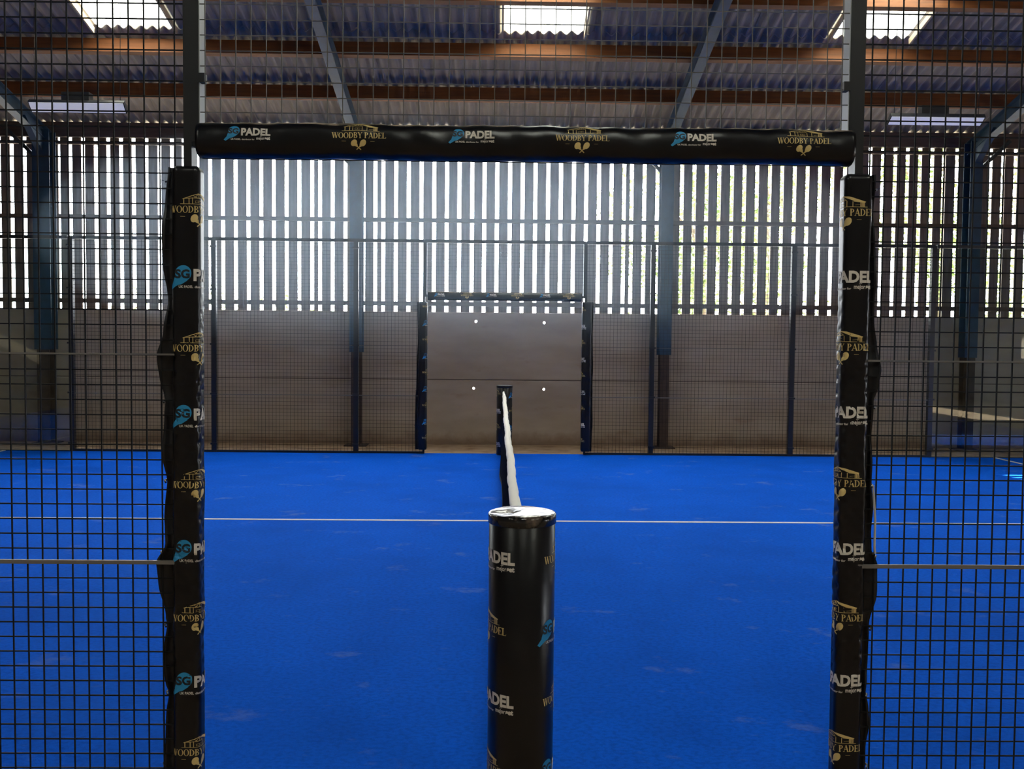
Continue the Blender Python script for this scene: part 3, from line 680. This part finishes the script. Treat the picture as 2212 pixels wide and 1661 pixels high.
# ------------------------------------------------------------------ net and its posts
def net_post(lab, x, y, H, r, left, right, near):
    t = thing('net_post', lab, 'net post', (x, y, 0), 'padded net posts')
    mb = MB(); n = 64; prof = [(r*.97, 0), (r, .01), (r, H-.035), (r*.99, H-.034), (r*.99, H-.03)]
    vs = []; fs = []
    for rr, z in prof: vs += [(x+rr*math.sin(2*math.pi*k/n), y-rr*math.cos(2*math.pi*k/n), z) for k in range(n)]
    for i in range(len(prof)-1): fs += [(i*n+k, i*n+(k+1) % n, (i+1)*n+(k+1) % n, (i+1)*n+k) for k in range(n)]
    fs += [tuple(range(n))]
    skin = mb.add(vs, fs).build('padding', M['pvc'], t, smooth=True)
    rc = r*1.03; prof = [(r+.0005, H-.036), (rc, H-.034), (rc, H-.006), (rc-.004, H-.0015), (rc-.009, H), (rc*.6, H-.001), (rc*.25, H-.002)]
    vs = []; fs = []
    for i, (rr, z) in enumerate(prof):
        for k in range(n):
            a = 2*math.pi*k/n; dz = (.0016*math.sin(2*a+1) - .004*math.exp(-((a-4.9)/.5)**2)*(rr < rc*.95)) if i >= 4 else 0
            vs.append((x+rr*math.sin(a), y-rr*math.cos(a), z+dz))
    for i in range(len(prof)-1): fs += [(i*n+k, i*n+(k+1) % n, (i+1)*n+(k+1) % n, (i+1)*n+k) for k in range(n)]
    fs += [tuple((len(prof)-1)*n+k for k in range(n))]
    c = MB().add(vs, fs).build('cap', M['cap'] if near else M['pvc2'], t, smooth=True)
    def surf(a, z, off): th = a/r; return (x+(r+off)*math.sin(th), y-(r+off)*math.cos(th), z)
    lod = 'f' if near else 'c'
    for k, z, a, anc in left + right: stamp(k, lod, surf, R(a)*r, z, 1.24 if k == 'barn' else 1.48, skin, anc, .0012)
    return t
net_post('black padded net post in the foreground, between the two doorway sleeves', .003, -.10, 1.012, .111,
         [('rack', .870, -13, 1), ('barn', .632, -27, 1), ('rack', .397, -13, 1), ('barn', .160, -27, 1)], [('barn', .865, 40, -1), ('rack', .628, 28, -1), ('barn', .392, 40, -1), ('rack', .158, 28, -1)], True)
net_post('black padded net post at the far end of the net, before the concrete wall', .008, 9.95, .985, .111,
         [('rack', .63, -28, 1), ('barn', .87, -27, 1), ('rack', .157, -28, 1), ('barn', .395, -27, 1)], [('barn', .63, 34, -1), ('rack', .85, 30, -1), ('barn', .157, 36, -1), ('rack', .385, 28, -1)], False)
nt_ = thing('court_net', 'black court net with white top tape running away to the far post', 'net', (0, 5, 0))
def ztop(y): return .905 - .025*math.sin(math.pi*max(0, min(1, y/9.84)))
mb = MB(); vs = []; fs = []; n = 240; Y0, Y1 = .016, 9.835
for i in range(n+1):
    y = Y0 + (Y1-Y0)*i/n; wob = .003*math.sin(y*3.1) + .0018*math.sin(y*11) + .001*math.sin(y*29); hw = .0225 + .0012*math.sin(y*17) - .004*(y > 9)
    if y > 9.3: hw *= .75
    z = ztop(y)
    for dx, dz in ((-1, -.055), (-1.02, -.02), (-.85, -.004), (0, .001), (.85, -.004), (1.02, -.02), (1, -.055)): vs.append((-.004 + wob + dx*hw*(1 if dz > -.05 else .7 + .2*math.sin(y*7)), y, z+dz))
for i in range(n):
    for k in range(6): fs.append((7*i+k, 7*i+k+1, 7*i+k+8, 7*i+k+7))
fs += [tuple(range(7)), tuple(n*7+k for k in range(7))]
mb.add(vs, fs).build('top_tape', M['tape'], nt_, smooth=True)
mb = MB()
def nx(y, z):
    f = 1 - z/.9; return -.004 - f*(.030 + .022*math.exp(-((y-8.0)/.9)**2) - .008*math.exp(-((y-7.1)/.4)**2)) + .004*math.sin(y*2.3+z*4)*f
zz = [.002 + .84*k/21 for k in range(22)]
k = 0; y = Y0
while y <= Y1:
    pts = [(nx(y, z), y, z) for z in zz[::3] + [ztop(y)-.03]]; mb.tube(pts, .0016, 3); y += .04
for z in zz[:-1]:
    mb.tube([(nx(Y0 + (Y1-Y0)*i/60, z), Y0 + (Y1-Y0)*i/60, z) for i in range(61)], .0016, 3)
mb.build('netting', M['net'], nt_)
mb = MB(); vs = []; fs = []                                             # solid dark hem along the ground and under the tape
for i in range(121):
    y = Y0 + (Y1-Y0)*i/120
    for z in (.001, .045): vs += [(nx(y, z)-.002, y, z), (nx(y, z)+.002, y, z)]
for i in range(120):
    a = 4*i; fs += [(a, a+4, a+6, a+2), (a+1, a+3, a+7, a+5), (a+2, a+6, a+7, a+3)]
mb.add(vs, fs).build('bottom_hem', M['net'], nt_)

# ------------------------------------------------------------------ outdoors
def tree(lab, x, y, h, rad, n, z0=.3, seed=0, group='trees behind the slatted wall', name='tree'):
    rnd = random.Random(seed); t = thing(name, lab, 'tree', (x, y, -.16), group)
    tr = MB().tube([(x, y, -.16), (x+.05, y, h*.3), (x-.05, y+.05, h*.62), (x, y, h*.9)], [.16, .12, .07, .02], 8)
    for k in range(9):
        a = rnd.uniform(0, 6.28); zb = h*rnd.uniform(.15, .7); l = rad*rnd.uniform(.5, .9)
        tr.tube([(x, y, zb), (x+math.cos(a)*l*.5, y+math.sin(a)*l*.5, zb+.3), (x+math.cos(a)*l, y+math.sin(a)*l, zb+.9)], [.05, .03, .01], 5)
    tr.build('trunk', M['bark'], t)
    mb = MB(); cl = [(rnd.gauss(0, rad*.45), rnd.gauss(0, rad*.4), rnd.uniform(z0, h)) for _ in range(46)]
    for i in range(n):
        c = cl[i % len(cl)]; px = x + c[0] + rnd.gauss(0, rad*.16); py = y + c[1] + rnd.gauss(0, rad*.16); pz = c[2] + rnd.gauss(0, .28)
        if pz < 0: continue
        s = rnd.uniform(.04, .085); a = rnd.uniform(0, 6.28); b = rnd.uniform(-1, 1)
        u = Vector((math.cos(a), math.sin(a), b*.6)).normalized()*s; v = Vector((-math.sin(a)*.4, math.cos(a)*.4, rnd.uniform(.5, 1))).normalized()*s*.5; p = Vector((px, py, pz))
        mb.add([p-u, p-u*.2+v, p+u, p-u*.2-v], [(0, 1, 2, 3)])
    mb.build('foliage', M['leaf'], t)
TX = [(4.0, 15.5, 5.6, 1.1, 'nearest the middle'), (6.6, 20, 7.5, 1.5, 'behind the boards right of the right doorway sleeve'), (8.9, 15.8, 8.5, 1.3, 'behind the right steel column'), (12.6, 19.5, 9, 1.7, 'beyond the right edge')]
for i, (x, y, h, r_, w_) in enumerate(TX): tree('leafy green tree glimpsed through the slats, ' + w_, x, y, h, r_*1.35, 8500, seed=i+1)
for i, x in enumerate((-8.2, -6.4, -4.6)):
    tree('low green bush glimpsed through the bottom gaps of the slats, %s' % ('leftmost', 'middle of three', 'rightmost of three')[i], x, 17.5, 2.35, .62, 1500, seed=20+i, group='bushes behind the left slats', name='bush')

# ------------------------------------------------------------------ scattering volume added to stand in for lens glare
m = bpy.data.materials.new('glare'); m.use_nodes = True; t = m.node_tree; t.nodes.clear()
o = t.nodes.new('ShaderNodeOutputMaterial'); v = t.nodes.new('ShaderNodeVolumeScatter'); v.inputs['Density'].default_value = .034; v.inputs['Anisotropy'].default_value = .8; v.inputs[0].default_value = (.70, .86, 1, 1)
t.links.new(v.outputs[0], o.inputs['Volume'])
bm = bmesh.new(); bmesh.ops.create_icosphere(bm, subdivisions=5, radius=1)
for v in bm.verts: v.co = Vector((v.co.x*5.8 - .7, v.co.y*1.45 + 9.75, v.co.z*1.75 + 3.05))
me = bpy.data.meshes.new('glare'); bm.to_mesh(me); bm.free(); me.materials.append(m)
h = bpy.data.objects.new('glare', me); COL.objects.link(h)
tag(h, 'added bluish lens haze glowing in front of the slatted wall', 'glare', kind='stuff')
